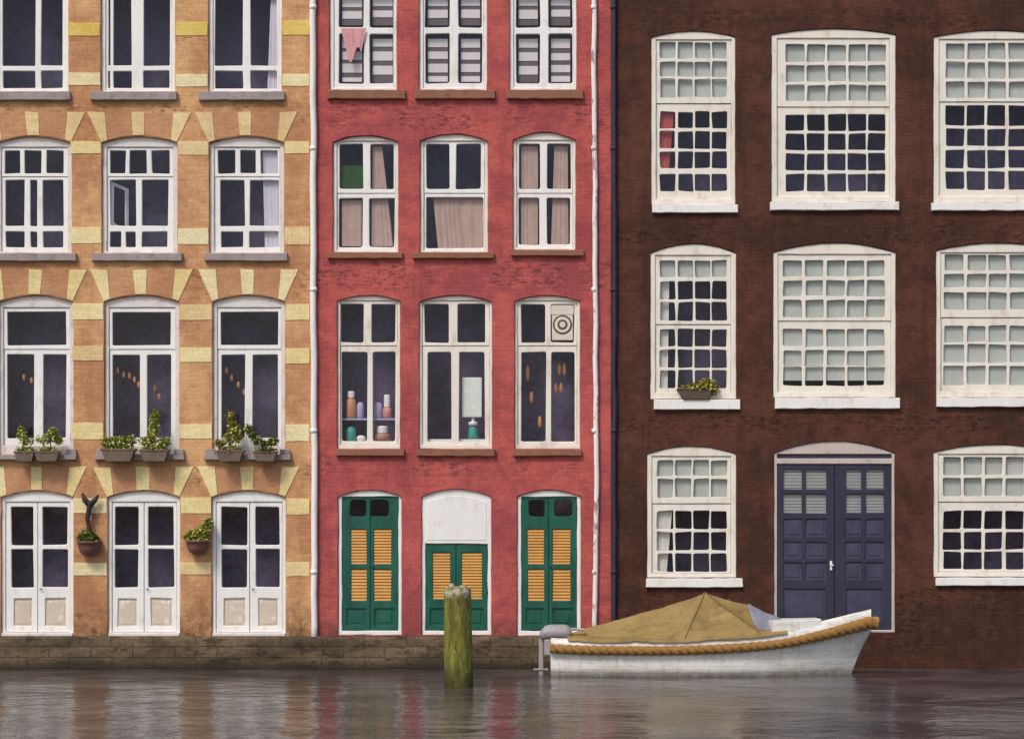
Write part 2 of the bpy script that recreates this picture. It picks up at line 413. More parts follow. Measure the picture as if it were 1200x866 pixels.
def window(house, out, hole, sashes, casing='white', sash='white', recess=.07, sill=None, sillmat='grey_stone', sill_out=.09, glass=True, r=1.2, j=.5, frame_chamfer=.012, grow=0):
    """out = (xl, xr, y side, y crown, y bottom); hole = casing opening; sashes = [(rect, panes, extra depth)]"""
    bm = bmesh.new()
    plate(bm, W(wob(arch(*out), .4)), [W(wob(rect(*h), .25)) for h in hole], recess, recess + .14, frame_chamfer)
    w = obj('window', fixn(bm), casing, house)
    for rc, panes, dy in sashes:
        bm = bmesh.new(); g = .35
        y = recess + .028 + dy
        plate(bm, W(wob(rect(rc[0] + g, rc[1] + g, rc[2] - g, rc[3] - g), .15)), [W(rrect(p[0] - grow, p[1] - grow, p[2] + grow, p[3] + grow, r=r, j=j)) for p in panes], y, y + .05, .004, hch=.005 if grow else .01)
        s = obj('sash', fixn(bm), sash, w)
        if glass:
            bm = bmesh.new(); a = P(rc[0] + 1, rc[3] - 1); b = P(rc[2] - 1, rc[1] + 1)
            bm.faces.new([bm.verts.new(v) for v in ((a[0], y + .03, a[1]), (b[0], y + .03, a[1]), (b[0], y + .03, b[1]), (a[0], y + .03, b[1]))])
            obj('pane', bm, 'glass', w)
    if sill:
        bm = bmesh.new(); x0, y0, x1, y1 = sill
        plate(bm, W(wob(rect(*sill), .5, 10)), [], -sill_out, recess + .02, .01)
        # sloping weathered top: lift the back edge
        obj('sill', fixn(bm), sillmat, w)
    return w

def hang(name, x0, y0, x1, y1, y, mat, folds=5, amp=.02, label=None, cat='curtain', group=None, taper=(0, 0), parent=None, ragged=0):
    """hanging cloth with folds, between px edges; taper shifts the lower corners"""
    bm = bmesh.new(); nx, nz = max(10, folds * 6), 10; g = []
    ph = R.uniform(0, 6)
    for i in range(nx + 1):
        u = i / nx; col = []
        for k in range(nz + 1):
            v = k / nz
            xx0 = x0 + taper[0] * v; xx1 = x1 + taper[1] * v
            px = xx0 + (xx1 - xx0) * u
            py = y0 + (y1 - y0) * v + (ragged * math.sin(u * 5 + 1) * v if ragged else 0)
            a = amp * (.55 + .6 * v)
            q = u + .09 * math.sin(u * 7 + ph) + .05 * noise.noise((u * 6, v * 1.5, ph))
            yy = y + a * (.4 + .9 * abs(noise.noise((u * 3, ph, 1)))) * math.sin(q * folds * 6.283 + ph + .7 * math.sin(v * 2 + u * 3)) + .3 * a * math.sin(q * folds * 15 + 2)
            X, Z = P(px, py); col.append(bm.verts.new((X, yy, Z)))
        g.append(col)
    for a, b in zip(g, g[1:]):
        for k in range(nz): bm.faces.new([a[k], a[k + 1], b[k + 1], b[k]])
    o = obj(name, bm, mat, parent, True)
    if label: tag(o, label, cat, group)
    return o

def blind(win, x0, y0, x1, y1, y, mat='blind', rib=0):
    bm = bmesh.new()
    if rib:
        n = max(2, int((y1 - y0) / rib)); h = (y1 - y0) / n
        for i in range(n): pbox(bm, x0, y0 + i * h + .35, x1, y0 + (i + 1) * h - .35, y + R.uniform(-.003, .003), y + .02, .002)
    else:
        plate(bm, W(wob(rect(x0, y0, x1, y1), .4)), [], y, y + .012, .003)
        bm2 = pbox(bm, x0, y1 - 1.2, x1, y1 + .3, y - .008, y - .001, .002)
    return obj('blind', bm if rib else fixn(bm), mat, win)

def slat_blind(win, x0, y0, x1, y1, y):
    bm = bmesh.new()
    plate(bm, W(rect(x0, y0, x1, y1)), [], y + .02, y + .03, .002, mi=1)
    py = y0 + 1
    while py < y1 - 6:
        h = R.uniform(8, 11)
        pbox(bm, x0 + .4, py, x1 - .4, min(py + h, y1 - 1), y + .008, y + .018, .003, 0)
        py += h + R.uniform(4.2, 6.0)
    return obj('blind', bm, ['slat_white', 'slat_grey'], win)

def shell(house, x0, x1, outlines, mat, ztop_px, zbot_px, yd=7.0):
    """front wall with true openings, then sides, back and roof"""
    bm = bmesh.new()
    plate(bm, W(rect(x0, ztop_px, x1, zbot_px)), [W(wob(arch(*o), .5)) for o in outlines], 0, .26, 0, hch=.01)
    bm = fixn(bm)
    wall = obj('wall', bm, mat, house)
    a = P(x0, zbot_px); b = P(x1, ztop_px)
    bm = bmesh.new(); e = .003
    v = [bm.verts.new(q) for q in ((a[0] + e, .26, a[1]), (a[0] + e, yd, a[1]), (b[0] - e, yd, a[1]), (b[0] - e, .26, a[1]), (a[0] + e, .26, b[1]), (a[0] + e, yd, b[1]), (b[0] - e, yd, b[1]), (b[0] - e, .26, b[1]))]
    for q in ((0, 1, 5, 4), (1, 2, 6, 5), (2, 3, 7, 6), (0, 3, 2, 1)): bm.faces.new([v[i] for i in q])
    obj('party_wall', bm, 'side', house)
    bm = bmesh.new(); box(bm, a[0], b[0], .0, yd, b[1] + .004, b[1] + .2, .02); obj('roof', bm, 'side', house)
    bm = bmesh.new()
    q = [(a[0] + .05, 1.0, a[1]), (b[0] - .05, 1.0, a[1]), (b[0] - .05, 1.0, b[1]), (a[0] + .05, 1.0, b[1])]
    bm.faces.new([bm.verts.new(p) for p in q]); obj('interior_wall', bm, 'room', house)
    return wall

def pipe(house, name, px_pts, rad, mat, y=-.07, joints=True):
    bm = bmesh.new(); pts = []
    for (ax, ay), (bx, by) in zip(px_pts, px_pts[1:]):
        n = max(2, int(abs(by - ay) / 18))
        for i in range(n):
            u = i / n; px = ax + (bx - ax) * u; py = ay + (by - ay) * u
            X, Z = P(px + noise.noise((px, py * .02, 3)) * 1.6, py); pts.append((X, y, Z))
    X, Z = P(*px_pts[-1]); pts.append((X, y, Z))
    tube(bm, pts, rad, 10)
    if joints:
        z = px_pts[0][1] + 90
        while z < px_pts[-1][1] - 20:
            u = (z - px_pts[0][1]) / (px_pts[-1][1] - px_pts[0][1])
            px = px_pts[0][0] + (px_pts[-1][0] - px_pts[0][0]) * u
            X, Z = P(px, z)
            tube(bm, [(X, y, Z - .04), (X, y, Z + .04)], rad * 1.14, 10)
            z += 165
    return obj(name, bm, mat, house, True)

# ------------------------------------------------------------------ the yellow house
def yellow_house():
    h = thing('canal_house', 'ochre brick canal house with cream bands, left of the red house', 'house', (P(180, 745)[0], 0, P(180, 745)[1]))
    sh = -123
    B1, B2, B3, B4 = (118, 205, -22, -30, 108), (119, 208, 168, 160, 297), (122, 210, 354, 346, 532.5), (126, 211, 583, 575, 745)
    C1, C2, C3, C4 = (244, 330, -22, -30, 108), (245, 333, 168, 160, 297), (249, 334, 354, 346, 532.5), (248, 335, 583, 575, 745)
    mv = lambda o, d: (o[0] + d, o[1] + d) + tuple(o[2:])
    A = [mv(B1, -125), mv(B2, -124), mv(B3, -124), mv(B4, -125)]
    shell(h, -60, 366.5, [A[0], A[1], A[2], A[3], B1, B2, B3, B4, C1, C2, C3, C4], 'ochre', -80, 745)
    R1 = lambda d, xs: window(h, mv(B1, d), [(123 + d, -8, 200.5 + d, 105)], [((123 + d, -8, 200.5 + d, 105), [(a + d, c, b + d, e) for c, e in ((-4, 76), (82, 102.5)) for a, b in xs], 0)], sill=(107 + d, 108.5, 208 + d, 118.5), sill_out=.1)
    R1(-125, [(127, 165), (172, 197)]); R1(0, [(125.5, 128), (132, 153), (167, 198)]); R1(126, [(125, 158), (167, 198)])
    def R2(d, o, top, low, bot, sx):
        win = window(h, o, [(o[0] + 5.5, 172, o[1] - 5.5, 294.5)], [((o[0] + 5.5, 172, o[1] - 5.5, 206.5), [(a, 175.5, b, 202.5) for a, b in top], 0), ((o[0] + 5.5, 206.5, o[1] - 5.5, 294.5), [(a, 210, b, 264) for a, b in low] + [(a, 270.5, b, 289) for a, b in bot], .012)], casing='grey_white', sill=(sx[0], 297.5, sx[1], 306.5), sill_out=.1)
        return win
    R2(0, A[1], [(4, 22), (27, 47), (53, 73)], [(5, 27), (34, 42), (49, 73)], [(5, 27), (34, 42), (49, 73)], (-20, 90))
    wb = R2(0, B2, [(128, 146), (151, 171), (177, 198)], [(128, 158), (165.5, 196)], [(128, 141), (146, 158), (165, 195)], (108, 214))
    R2(0, C2, [(254.5, 275), (281, 299), (305, 325)], [(257, 286), (292, 326)], [(258, 284), (291, 326)], (240, 337))
    # open casement hinged at its left edge, swung into the room
    bm = bmesh.new()
    plate(bm, W(rect(128, 211, 152, 263)), [W(rrect(132, 215, 148, 259))], .18, .21, .004)
    fixn(bm); hx = P(129, 0)[0]
    for v in bm.verts:
        dx, dy = v.co.x - hx, v.co.y - .18
        a = math.radians(42); v.co.x = hx + dx * math.cos(a) - dy * math.sin(a); v.co.y = .18 + dx * math.sin(a) + dy * math.cos(a)
        v.co.z -= dx * .28
    obj('casement', bm, 'white', wb)
    def R3(o, top, low, sx):
        w = window(h, o, [(o[0] + 5, 360, o[1] - 5, 522)], [((o[0] + 5, 360, o[1] - 5, 409), [(top[0], 365, top[1], 404)], 0), ((o[0] + 5, 409, o[1] - 5, 522), [(a, 415, b, 513) for a, b in low], .015)], casing='grey_white', sill=(sx[0], 533, sx[1], 539), sill_out=.13)
        for q in (sx[0] + 1, sx[1] - 12.5):
            bm = bmesh.new(); pbox(bm, q, 526.5, q + 11.5, 532.9, -.09, .02, .012); obj('sill_block', bm, 'grey_stone', w)
    R3(A[2], (7, 76), [(7, 38), (49, 76)], (-14, 91))
    R3(B3, (131, 199), [(131, 163), (171, 199)], (112, 217))
    R3(C3, (258, 325), [(259, 286), (295, 325)], (240, 341))
    # glazed double doors
    for o, cx, pl in ((A[3], 43, [(12, 38), (49, 78)]), (B4, 168, [(134, 161), (173, 203)]), (C4, 292, [(259, 289), (299, 327)])):
        bm = bmesh.new()
        plate(bm, W(wob(arch(*o), .4)), [W(rect(o[0] + 4.5, 588, o[1] - 4.5, 741))], .06, .2, .012)
        fr = obj('door_frame', fixn(bm), 'white', h)
        bm = bmesh.new(); pbox(bm, o[0] + 1, 741.5, o[1] - 1, 745, -.02, .2, .006); obj('threshold', bm, 'grey_white', fr)
        for k, (a, b) in enumerate(pl):
            x0 = o[0] + 5 if k == 0 else cx + .4; x1 = cx - .4 if k == 0 else o[1] - 5
            bm = bmesh.new(); m = (a + b) / 2
            plate(bm, W(rect(x0, 588.5, x1, 740.5)), [W(rrect(a, 594, b, 638.5, 1.5)), W(rrect(a, 643.5, b, 688, 1.5)), W(rrect(a + 3, 701, b - 2, 734, .8))], .085, .135, .005, hch=.012)
            d = obj('door', fixn(bm), 'white', h)
            bm = bmesh.new(); p, q = P(a - 1, 689), P(b + 1, 593)
            bm.faces.new([bm.verts.new(v) for v in ((p[0], .115, p[1]), (q[0], .115, p[1]), (q[0], .115, q[1]), (p[0], .115, q[1]))]); obj('pane', bm, 'glass', d)
            bm = bmesh.new(); plate(bm, W(rect(a + 1, 699, b, 736)), [], .118, .13, .002)
            plate(bm, W(wob(rect(a + 6, 705, b - 4, 731), .6, 8)), [], .108, .13, .006); obj('panel', fixn(bm), 'beige_panel', d)
            if k:
                bm = bmesh.new(); X, Z = P(cx + 3, 690); tube(bm, [(X, .085, Z), (X, .05, Z), (X + .05, .045, Z)], .009, 8); obj('handle', bm, 'iron', d)
    # cream bands on the piers between the windows
    piers = {1: [(79.5, 117.5), (82.5, 118.5), (84.5, 121.5), (86, 125.5)], 2: [(205.5, 243.5), (208.5, 244.5), (210.5, 248.5), (211.5, 247.5)], 3: [(330.5, 363), (333.5, 363), (334.5, 363), (335.5, 363)]}
    bands = {0: [(26, 42, 'yellow'), (87, 102, 'cream')], 1: [(167, 182, 'cream'), (267, 286, 'cream')], 2: [(357, 375, 'cream'), (407, 424, 'cream'), (497, 515, 'cream')], 3: [(583, 600, 'cream'), (660, 675, 'cream')]}
    for pr, rng in piers.items():
        for row, bl in bands.items():
            for (y0, y1, m) in bl:
                dy = R.uniform(-1.5, 1.5); bm = bmesh.new()
                plate(bm, W(wob(rect(rng[row][0] + .3, y0 + dy, rng[row][1] - .3, y1 + dy + R.uniform(-1, 2)), .5, 9)), [], -.012, .05, .004)
                obj('stone_band', fixn(bm), R.choice(['cream', 'cream_warm', 'cream_pale']) if m == 'cream' else m, h)
    # fans of cream and brown wedge stones over each opening
    for row, (yt, yb) in {1: (132, 161), 2: (316, 347), 3: (547, 576)}.items():
        for o in ((A, (B1, B2, B3, B4), (C1, C2, C3, C4))[i][row] for i in range(3)):
            xl, xr, ys, yc = o[0], o[1], o[2], o[3]; cx = (xl + xr) / 2; w = xr - xl
            tx = [xl - 17, xl + 4, cx - 9 + R.uniform(-2, 2), cx + 7 + R.uniform(-2, 2), xr - 5, xr + 16]
            bx = [xl - .5, xl + 7, cx - 8 + R.uniform(-1, 1), cx + 6 + R.uniform(-1, 1), xr - 8, xr - .5]
            arc = lambda x: ys + (yc - ys) * (1 - (2 * (x - xl) / w - 1) ** 2) - 1.2
            bm = bmesh.new()
            for k in range(5):
                mi = k % 2; pro = -.014 if mi == 0 else -.006
                bot = [(bx[k] + .2 + (bx[k + 1] - bx[k] - .4) * u / 4, arc(bx[k] + (bx[k + 1] - bx[k]) * u / 4)) for u in range(5)]
                poly = bot + [(tx[k + 1] - .2, yt + R.uniform(-1, 1)), (tx[k] + .2, yt + R.uniform(-1, 1))]
                plate(bm, W(poly), [], pro, .04, .002, mi)
            obj('window_arch' if row < 3 else 'door_arch', fixn(bm), [R.choice(['cream', 'cream_warm', 'cream_pale']), 'ochre_dark'], h)
    pipe(h, 'drainpipe', [(367, -80), (367.5, 300), (369, 560), (368.5, 752)], .062, 'white', -.066)
    return h

# ------------------------------------------------------------------ the red house
def red_house():
    h = thing('canal_house', 'red canal house with green doors, between the ochre and dark brown houses', 'house', (P(545, 745)[0], 0, P(545, 745)[1]))
    o1 = [(386, 465, -22, -28, 106), (491, 571, -22, -28, 106), (597, 676, -22, -28, 106)]
    o2 = [(390, 467, 167, 159, 296), (492, 572, 166, 157, 296), (601, 675, 165, 155, 293)]
    o3 = [(395, 469, 353, 346, 526), (491, 577, 354, 346, 526), (603, 680, 353, 346, 526)]
    o4 = [(396, 471, 582, 574, 744), (494, 576, 582, 573, 744), (606, 681, 582, 574, 745)]
    shell(h, 368, 716, o1 + o2 + o3 + o4, 'red', -80, 745)
    win = {}
    # top row: slatted blinds
    px1 = [((397, 426), (433, 462)), ((498, 527), (537, 565)), ((605, 633), (643, 671))]
    sl1 = [(384, 475), (486, 580), (594, 683)]
    for i, o in enumerate(o1):
        hole = (o[0] + 5, -10, o[1] - 4, 102); m = sum(px1[i][0] + px1[i][1]) / 4
        panes = [(a, c, b, d) for c, d in ((-7, 31.5), (38.5, 97)) for a, b in px1[i]]
        w = window(h, o, [hole], [(hole, panes, 0)], sill=(sl1[i][0], 106.5, sl1[i][1], 117), sillmat='brown_stone', recess=.06, r=2)
        for a, b in px1[i]:
            slat_blind(w, a + 2.5, 42, b - 2.2, 94.5, .2); slat_blind(w, a + 2.5, -6, b - 2.2, 27, .2)
    # second row
    cfg2 = [([(398, 425), (433.5, 461)], [(397, 424.5), (432, 462)], (168, 221), (231.5, 289)), ([(499.5, 527), (534.5, 563.5)], [(499.5, 566)], (168, 221), (230, 290)), ([(608, 633), (641, 669)], [(608, 632.5), (641, 668.5)], (167.5, 221), (231, 286))]
    sl2 = [(384, 472), (484, 579), (599, 684)]
    for i, o in enumerate(o2):
        up, lo, yu, yl = cfg2[i]; b = o[4]
        hole = (o[0] + 4.5, 165 if i < 2 else 164, o[1] - 4, b - 3)
        window(h, o, [hole], [((hole[0], hole[1], hole[2], 226), [(a, yu[0], c, yu[1]) for a, c in up], 0), ((hole[0], 226, hole[2], hole[3]), [(a, yl[0], c, yl[1]) for a, c in lo], .012)], casing='cream_white', sash='white', recess=.06, sill=(sl2[i][0], b + .5, sl2[i][1], b + 7.5), sillmat='brown_stone', r=2)
    # first floor
    cfg3 = [([(399, 426), (435, 463)], [(400, 430), (437, 463)]), ([(497.5, 526), (536, 568)], [(501, 529), (538, 568)]), ([(611, 639), (645.5, 673)], [(611, 640), (646, 674)])]
    sl3 = [(394, 474), (489, 580), (602, 681)]
    for i, o in enumerate(o3):
        up, lo = cfg3[i]; hole = (o[0] + 3.5, 352, o[1] - 3.5, 521)
        win[i] = window(h, o, [hole], [((hole[0], hole[1], hole[2], 405), [(a, 356, c, 401) for a, c in up], 0), ((hole[0], 405, hole[2], hole[3]), [(a, 412, c, 517) for a, c in lo], .012)], casing='cream_white', sash='cream_white', recess=.06, sill=(sl3[i][0], 526.5, sl3[i][1], 534.5), sillmat='brown_stone', r=2)
    bm = bmesh.new(); pbox(bm, 398, 516.5, 466, 519.5, .2, .5, .004); obj('window_board', bm, 'jar_white', win[0])
    bm = bmesh.new(); pbox(bm, 399.5, 489.3, 464.5, 491.5, .24, .44, .004); obj('shelf', bm, 'jar_lav', win[0])
    bm = bmesh.new(); pbox(bm, 494, 514, 574, 517.5, .2, .5, .004); obj('window_board', bm, 'jar_white', win[1])
    # round extractor fan set in an upper pane
    bm = bmesh.new()
    pbox(bm, 647, 368.5, 671.5, 398, .1, .2, .008); X, Z = P(659.3, 380)
    plate(bm, W(rect(646, 357, 672.5, 368)), [], .104, .12, .003)
    for rr, y, mi in ((.19, .092, 1), (.155, .086, 0), (.1, .08, 1), (.06, .074, 0)):
        ring = [(X + rr * math.cos(a * .2618), Z + rr * math.sin(a * .2618)) for a in range(24)]
        plate(bm, ring, [], y, .1, .004, mi)
    obj('extractor_fan', fixn(bm), ['fan_body', 'fan_dark'], win[2])
    # green doors with orange louvres
    doors = [((400.5, 467), [(410, 428.5), (434.5, 455)], [(411, 429), (438, 458)]), ((498.5, 571.5), None, [(507, 527.5), (541, 564.5)]), ((611, 676.5), [(619.5, 638), (650, 671)], [(618.5, 637.5), (648, 668.5)])]
    for i, o in enumerate(o4):
        (x0, x1), lights, pan = doors[i]; top = 582 if i != 1 else 637
        bm = bmesh.new()
        plate(bm, W(wob(arch(*o), .5)), [W(wob(rect(x0, top, x1, 739), .5))], .05, .2, .012)
        fr = obj('door_frame', fixn(bm), 'white' if i != 1 else 'white', h)
        if i == 1:   # plain rendered panel over the low door
            bm = bmesh.new(); plate(bm, W(arch(o[0] + 6, o[1] - 6, 588, 581, 633)), [], .042, .06, .006); obj('panel', fixn(bm), 'white', fr)
        cx = (pan[0][1] + pan[1][0]) / 2
        for k in range(2):
            a, b = pan[k]; l = x0 + .4 if k == 0 else cx + .3; r_ = cx - .3 if k == 0 else x1 - .4
            rows = [(620, 661), (667, 704)] if i != 1 else [(647.5, 702)]
            holes = [W(rrect(a, c, b, d, .8, .4)) for c, d in rows] + [W(rect(l + 5, 713, r_ - 5, 733))]
            if lights: holes.append(W(rrect(lights[k][0], 585.5, lights[k][1], 605, 3, .6)))
            bm = bmesh.new(); plate(bm, W(rect(l, top + .5, r_, 738.5)), holes, .08, .13, .004, hch=.01)
            d = obj('door', fixn(bm), 'green', h)
            bm = bmesh.new(); plate(bm, W(rect(l + 3, 711, r_ - 3, 735)), [], .112, .128, .002); plate(bm, W(rect(l + 8, 716, r_ - 8, 730)), [], .1, .12, .008); obj('panel', fixn(bm), 'green', d)
            for c, e in rows:
                bm = bmesh.new(); n = int((e - c) / 3.4); st = (e - c) / n
                for q in range(n):
                    zt, zb = P(0, c + q * st)[1], P(0, c + (q + 1) * st)[1]
                    xa, xb = P(a - .8, 0)[0], P(b + .8, 0)[0]
                    vs = [bm.verts.new(v) for v in ((xa, .115, zt), (xb, .115, zt), (xb, .09, zb + .004), (xa, .09, zb + .004), (xa, .1, zb - .006), (xb, .1, zb - .006))]
                    bm.faces.new(vs[:4][::-1]); bm.faces.new([vs[3], vs[2], vs[5], vs[4]][::-1])
                bmesh.ops.recalc_face_normals(bm, faces=bm.faces)
                obj('louvre', bm, 'orange', d)
            if lights:
                bm = bmesh.new(); p, q = P(lights[k][0] - 1, 606), P(lights[k][1] + 1, 584.5)
                bm.faces.new([bm.verts.new(v) for v in ((p[0], .11, p[1]), (q[0], .11, p[1]), (q[0], .11, q[1]), (p[0], .11, q[1]))]); obj('pane', bm, 'glass', d)
            if k:
                bm = bmesh.new(); X, Z = P(cx + 2.5, 664 if i != 1 else 706); lathe(bm, X, .06, [(.012, Z - .02), (.022, Z), (.012, Z + .02)], 10); obj('handle', bm, 'iron', d)
    pipe(h, 'drainpipe', [(695.5, -80), (696.5, 200), (698, 420), (699, 560), (697, 745)], .05, 'peeling', -.06)
    return h

# ------------------------------------------------------------------ the brown house
def brown_house():
    h = thing('canal_house', 'dark brown brick canal house with small-paned windows, right of the red house', 'house', (P(970, 783)[0], 0, 0))
    G1, H1, I1 = (763, 862, 44, 37, 240), (904, 1050, 41, 34, 237), (1094, 1238, 44, 36, 238)
    G2, H2, I2 = (762, 863, 297, 286, 468), (906, 1050, 296, 285, 466), (1097, 1240, 294, 285, 466)
    G3, H3, I3 = (758, 863, 532, 523, 677), (907, 1049, 531, 517, 741), (1094, 1240, 530, 521, 676)
    shell(h, 722.5, 1330, [G1, H1, I1, G2, H2, I2, G3, H3, I3], 'brown', -80, 800)
    def sashwin(o, hole, xs, yu, yl, meet, sill, dys=(.0, .02)):
        return window(h, o, [hole], [((hole[0], hole[1], hole[2], meet), grid(xs, yu), dys[0]), ((hole[0], meet, hole[2], hole[3]), grid(xs, yl), dys[1])], casing='cream_white', sash='cream_white', recess=.03, sill=sill, sillmat='white', sill_out=.08, r=1.7, j=.75, grow=.7)
    xg = [(774.5, 791), (795.5, 812), (815.5, 832), (835.5, 851.5)]
    xh = [(922, 943), (947, 967), (971.5, 991.5), (995.5, 1015), (1018.5, 1038)]
    xi = [(1110, 1130.5), (1135, 1155), (1159, 1179), (1183.5, 1203), (1207.5, 1227)]
    yu1 = [(50, 67.5), (72.5, 89), (93, 113)]; yl1 = [(131, 149), (154, 173), (178, 196), (204, 223)]
    g1 = sashwin(G1, (769, 46.5, 857.5, 233), xg, yu1, yl1, 121, (764, 240.5, 864.5, 250))
    h1 = sashwin(H1, (911, 45, 1043, 230), xh, [(52.5, 71.5), (77, 95), (100, 117.5)], [(134, 152), (156.5, 175), (180, 198.5), (204, 223)], 125, (902, 237.5, 1053, 247))
    i1 = sashwin(I1, (1101, 46, 1233, 230), xi, [(51, 68), (73, 91), (96, 114)], [(124, 146), (151, 170), (176, 196), (201, 221)], 119, (1091, 238.5, 1244, 247.5))
    yu2 = [(305.5, 324), (330, 350), (354.5, 375)]; yl2 = [(386, 405), (410, 430), (434, 454)]
    g2 = sashwin(G2, (768, 299, 857, 460), xg, yu2, yl2, 380, (766, 468.5, 867, 480))
    h2 = sashwin(H2, (912, 298, 1045, 460), [(919, 940), (945, 965), (970, 990), (994, 1013), (1017, 1037)], [(306, 323), (329, 346), (352, 371)], [(386, 405), (411, 428), (430, 451)], 376, (908, 466.5, 1054, 479))
    i2 = sashwin(I2, (1103, 296, 1234, 459), [(1108, 1130), (1135, 1156), (1160, 1180), (1185, 1205), (1209, 1229)], [(299, 316), (321, 336), (343, 362)], [(382, 400), (404, 424), (429, 450)], 372, (1097, 466.5, 1245, 477))
    g3 = sashwin(G3, (764, 534.5, 857, 671.5), [(771, 788.5), (792.5, 810), (813.5, 831), (834.5, 851.5)], [(540, 556.5), (561.5, 582)], [(599, 619), (624, 644), (649, 669)], 590, (757, 677.5, 870, 688))
    i3 = sashwin(I3, (1100, 532, 1234, 670), [(1107, 1127), (1131, 1151), (1155.5, 1175), (1180, 1200), (1204, 1224)], [(536, 556), (561, 581)], [(599, 619), (624, 643), (647, 666)], 588, (1096, 676.5, 1245, 686))
    for w, x0, x1, y0, y1 in ((g1, 771, 855, 47, 116), (h1, 914, 1041, 46, 121), (i1, 1103, 1231, 47, 117), (g2, 771, 855, 300, 326), (h2, 914, 1043, 299, 445), (i2, 1104, 1233, 297, 456), (g3, 766, 856, 536, 586), (i3, 1102, 1232, 533, 585)):
        blind(w, x0, y0, x1, y1, .145)
    # navy double door
    bm = bmesh.new()
    plate(bm, W(wob(arch(*H3), .4)), [W(rect(911, 532, 1045.5, 537)), W(rect(911, 543.5, 1045.5, 738))], .03, .2, .01)
    fr = obj('door_frame', fixn(bm), 'door_surround', h)
    bm = bmesh.new(); plate(bm, W(rect(911.3, 532.3, 1045.2, 536.7)), [], .06, .1, .003); obj('transom', fixn(bm), 'navy', fr)
    for k, (x0, x1, cols) in enumerate(((911.5, 978.2, [(918.5, 940), (944.5, 969)]), (978.8, 1045, [(991.5, 1010), (1015, 1036.5)]))):
        lit = grid(cols, [(550, 573), (578.5, 601)]); pan = grid(cols, [(608, 629), (635, 654), (659, 679)]) + [(cols[0][0] + 1, 690, cols[1][1] - 1, 726)]
        bm = bmesh.new()
        plate(bm, W(rect(x0, 544, x1, 737.5)), [W(rrect(*q, r=.8, j=.5)) for q in lit + pan], .06, .11, .004, hch=.01)
        d = obj('door', fixn(bm), 'navy', h)
        for q in pan:
            bm = bmesh.new(); plate(bm, W(rect(q[0] - 1, q[1] - 1, q[2] + 1, q[3] + 1)), [], .088, .105, .002)
            plate(bm, W(rect(q[0] + 3, q[1] + 3, q[2] - 3, q[3] - 3)), [], .076, .1, .007); obj('panel', fixn(bm), 'navy_panel', d)
        bm = bmesh.new(); p, q = P(cols[0][0] - 1, 602), P(cols[1][1] + 1, 549)
        bm.faces.new([bm.verts.new(v) for v in ((p[0], .09, p[1]), (q[0], .09, p[1]), (q[0], .09, q[1]), (p[0], .09, q[1]))]); obj('pane', bm, 'glass', d)
        bm = bmesh.new()
        for i in range(14):
            y0 = 549.5 + i * 3.75; pbox(bm, cols[0][0] - 1, y0, cols[1][1] + 1, y0 + 3.2, .115 + R.uniform(-.003, .003), .13, .002)
        obj('blind', bm, 'door_blind', d)
        if k == 0:
            bm = bmesh.new(); pbox(bm, 973, 657, 975.6, 668, .035, .058, .006); X, Z = P(974, 662); tube(bm, [(X, .05, Z), (X, .0, Z), (X + .05, -.004, Z)], .012, 8); obj('handle', bm, 'white', d)
    pipe(h, 'drainpipe', [(718.5, -80), (719.5, 300), (719, 745)], .055, 'navy_line', -.062)
    return h

# ------------------------------------------------------------------ planters, curtains, things behind the glass
def planter(px, py, wpx, hpx, y, mat, leafmat, clumps, n, label, name='planter', group=None, round_=False, size=.06, hook=False):
    """trough or pot whose base middle is at px,py; clumps in px (x, y, rx, ry)"""
    X, Z = P(px, py); t = thing(name, label, 'planter', (X, y, Z), group)
    bm = bmesh.new(); w, hh = wpx / S, hpx / S
    if round_:
        lathe(bm, X, y, [(w * .1, Z), (w * .27, Z + hh * .1), (w * .39, Z + hh * .3), (w * .46, Z + hh * .58), (w * .49, Z + hh * .86), (w * .53, Z + hh * .87), (w * .53, Z + hh), (w * .46, Z + hh), (w * .44, Z + hh * .84)], 22)
    else:
        a = [(-w * .36, 0), (w * .36, 0), (w * .5, hh), (-w * .5, hh)]
        plate(bm, [(X + u, Z + v) for u, v in a], [], y - .09, y + .09, .01)
        box(bm, X - w * .52, X + w * .52, y - .1, y + .1, Z + hh * .84, Z + hh + .005, .008)
    obj('pot', bm, mat, t, round_)
    if hook:
        for k in (-.28, .28):
            bm = bmesh.new(); tube(bm, [(X + w * k, y + .09, Z + hh * .5), (X + w * k, y + .1, Z + hh + .01), (X + w * k, y + .17, Z + hh + .02)], .008, 6); obj('hook', bm, 'iron', t)
    bm = bmesh.new(); cl = []
    for cx, cy, rx, ry in clumps:
        qx, qz = P(cx, cy); cl.append(((qx, y, qz), (rx / S * 1.12, min(.11, rx / S), ry / S * 1.12)))
    cl.append(((X, y, Z + hh * 1.12), (w * .46, .09, .07))); cl.append(cl[-1])
    leaves(bm, cl, int(n * 3.6), size)
    obj('foliage', bm, leafmat, t)
    bm = bmesh.new()
    for c, r in cl:
        for _ in range(3):
            tube(bm, [(X + (c[0] - X) * .6 + R.uniform(-.02, .02), y, Z + hh * .9), ((X + c[0] * 2) / 3, y + R.uniform(-.02, .02), (Z + hh + c[2]) / 2), (c[0] + R.uniform(-.4, .4) * r[0], y + R.uniform(-.03, .03), c[2] + r[2] * .7)], [.006, .005, .003], 5)
    obj('stem', bm, leafmat, t)
    return t

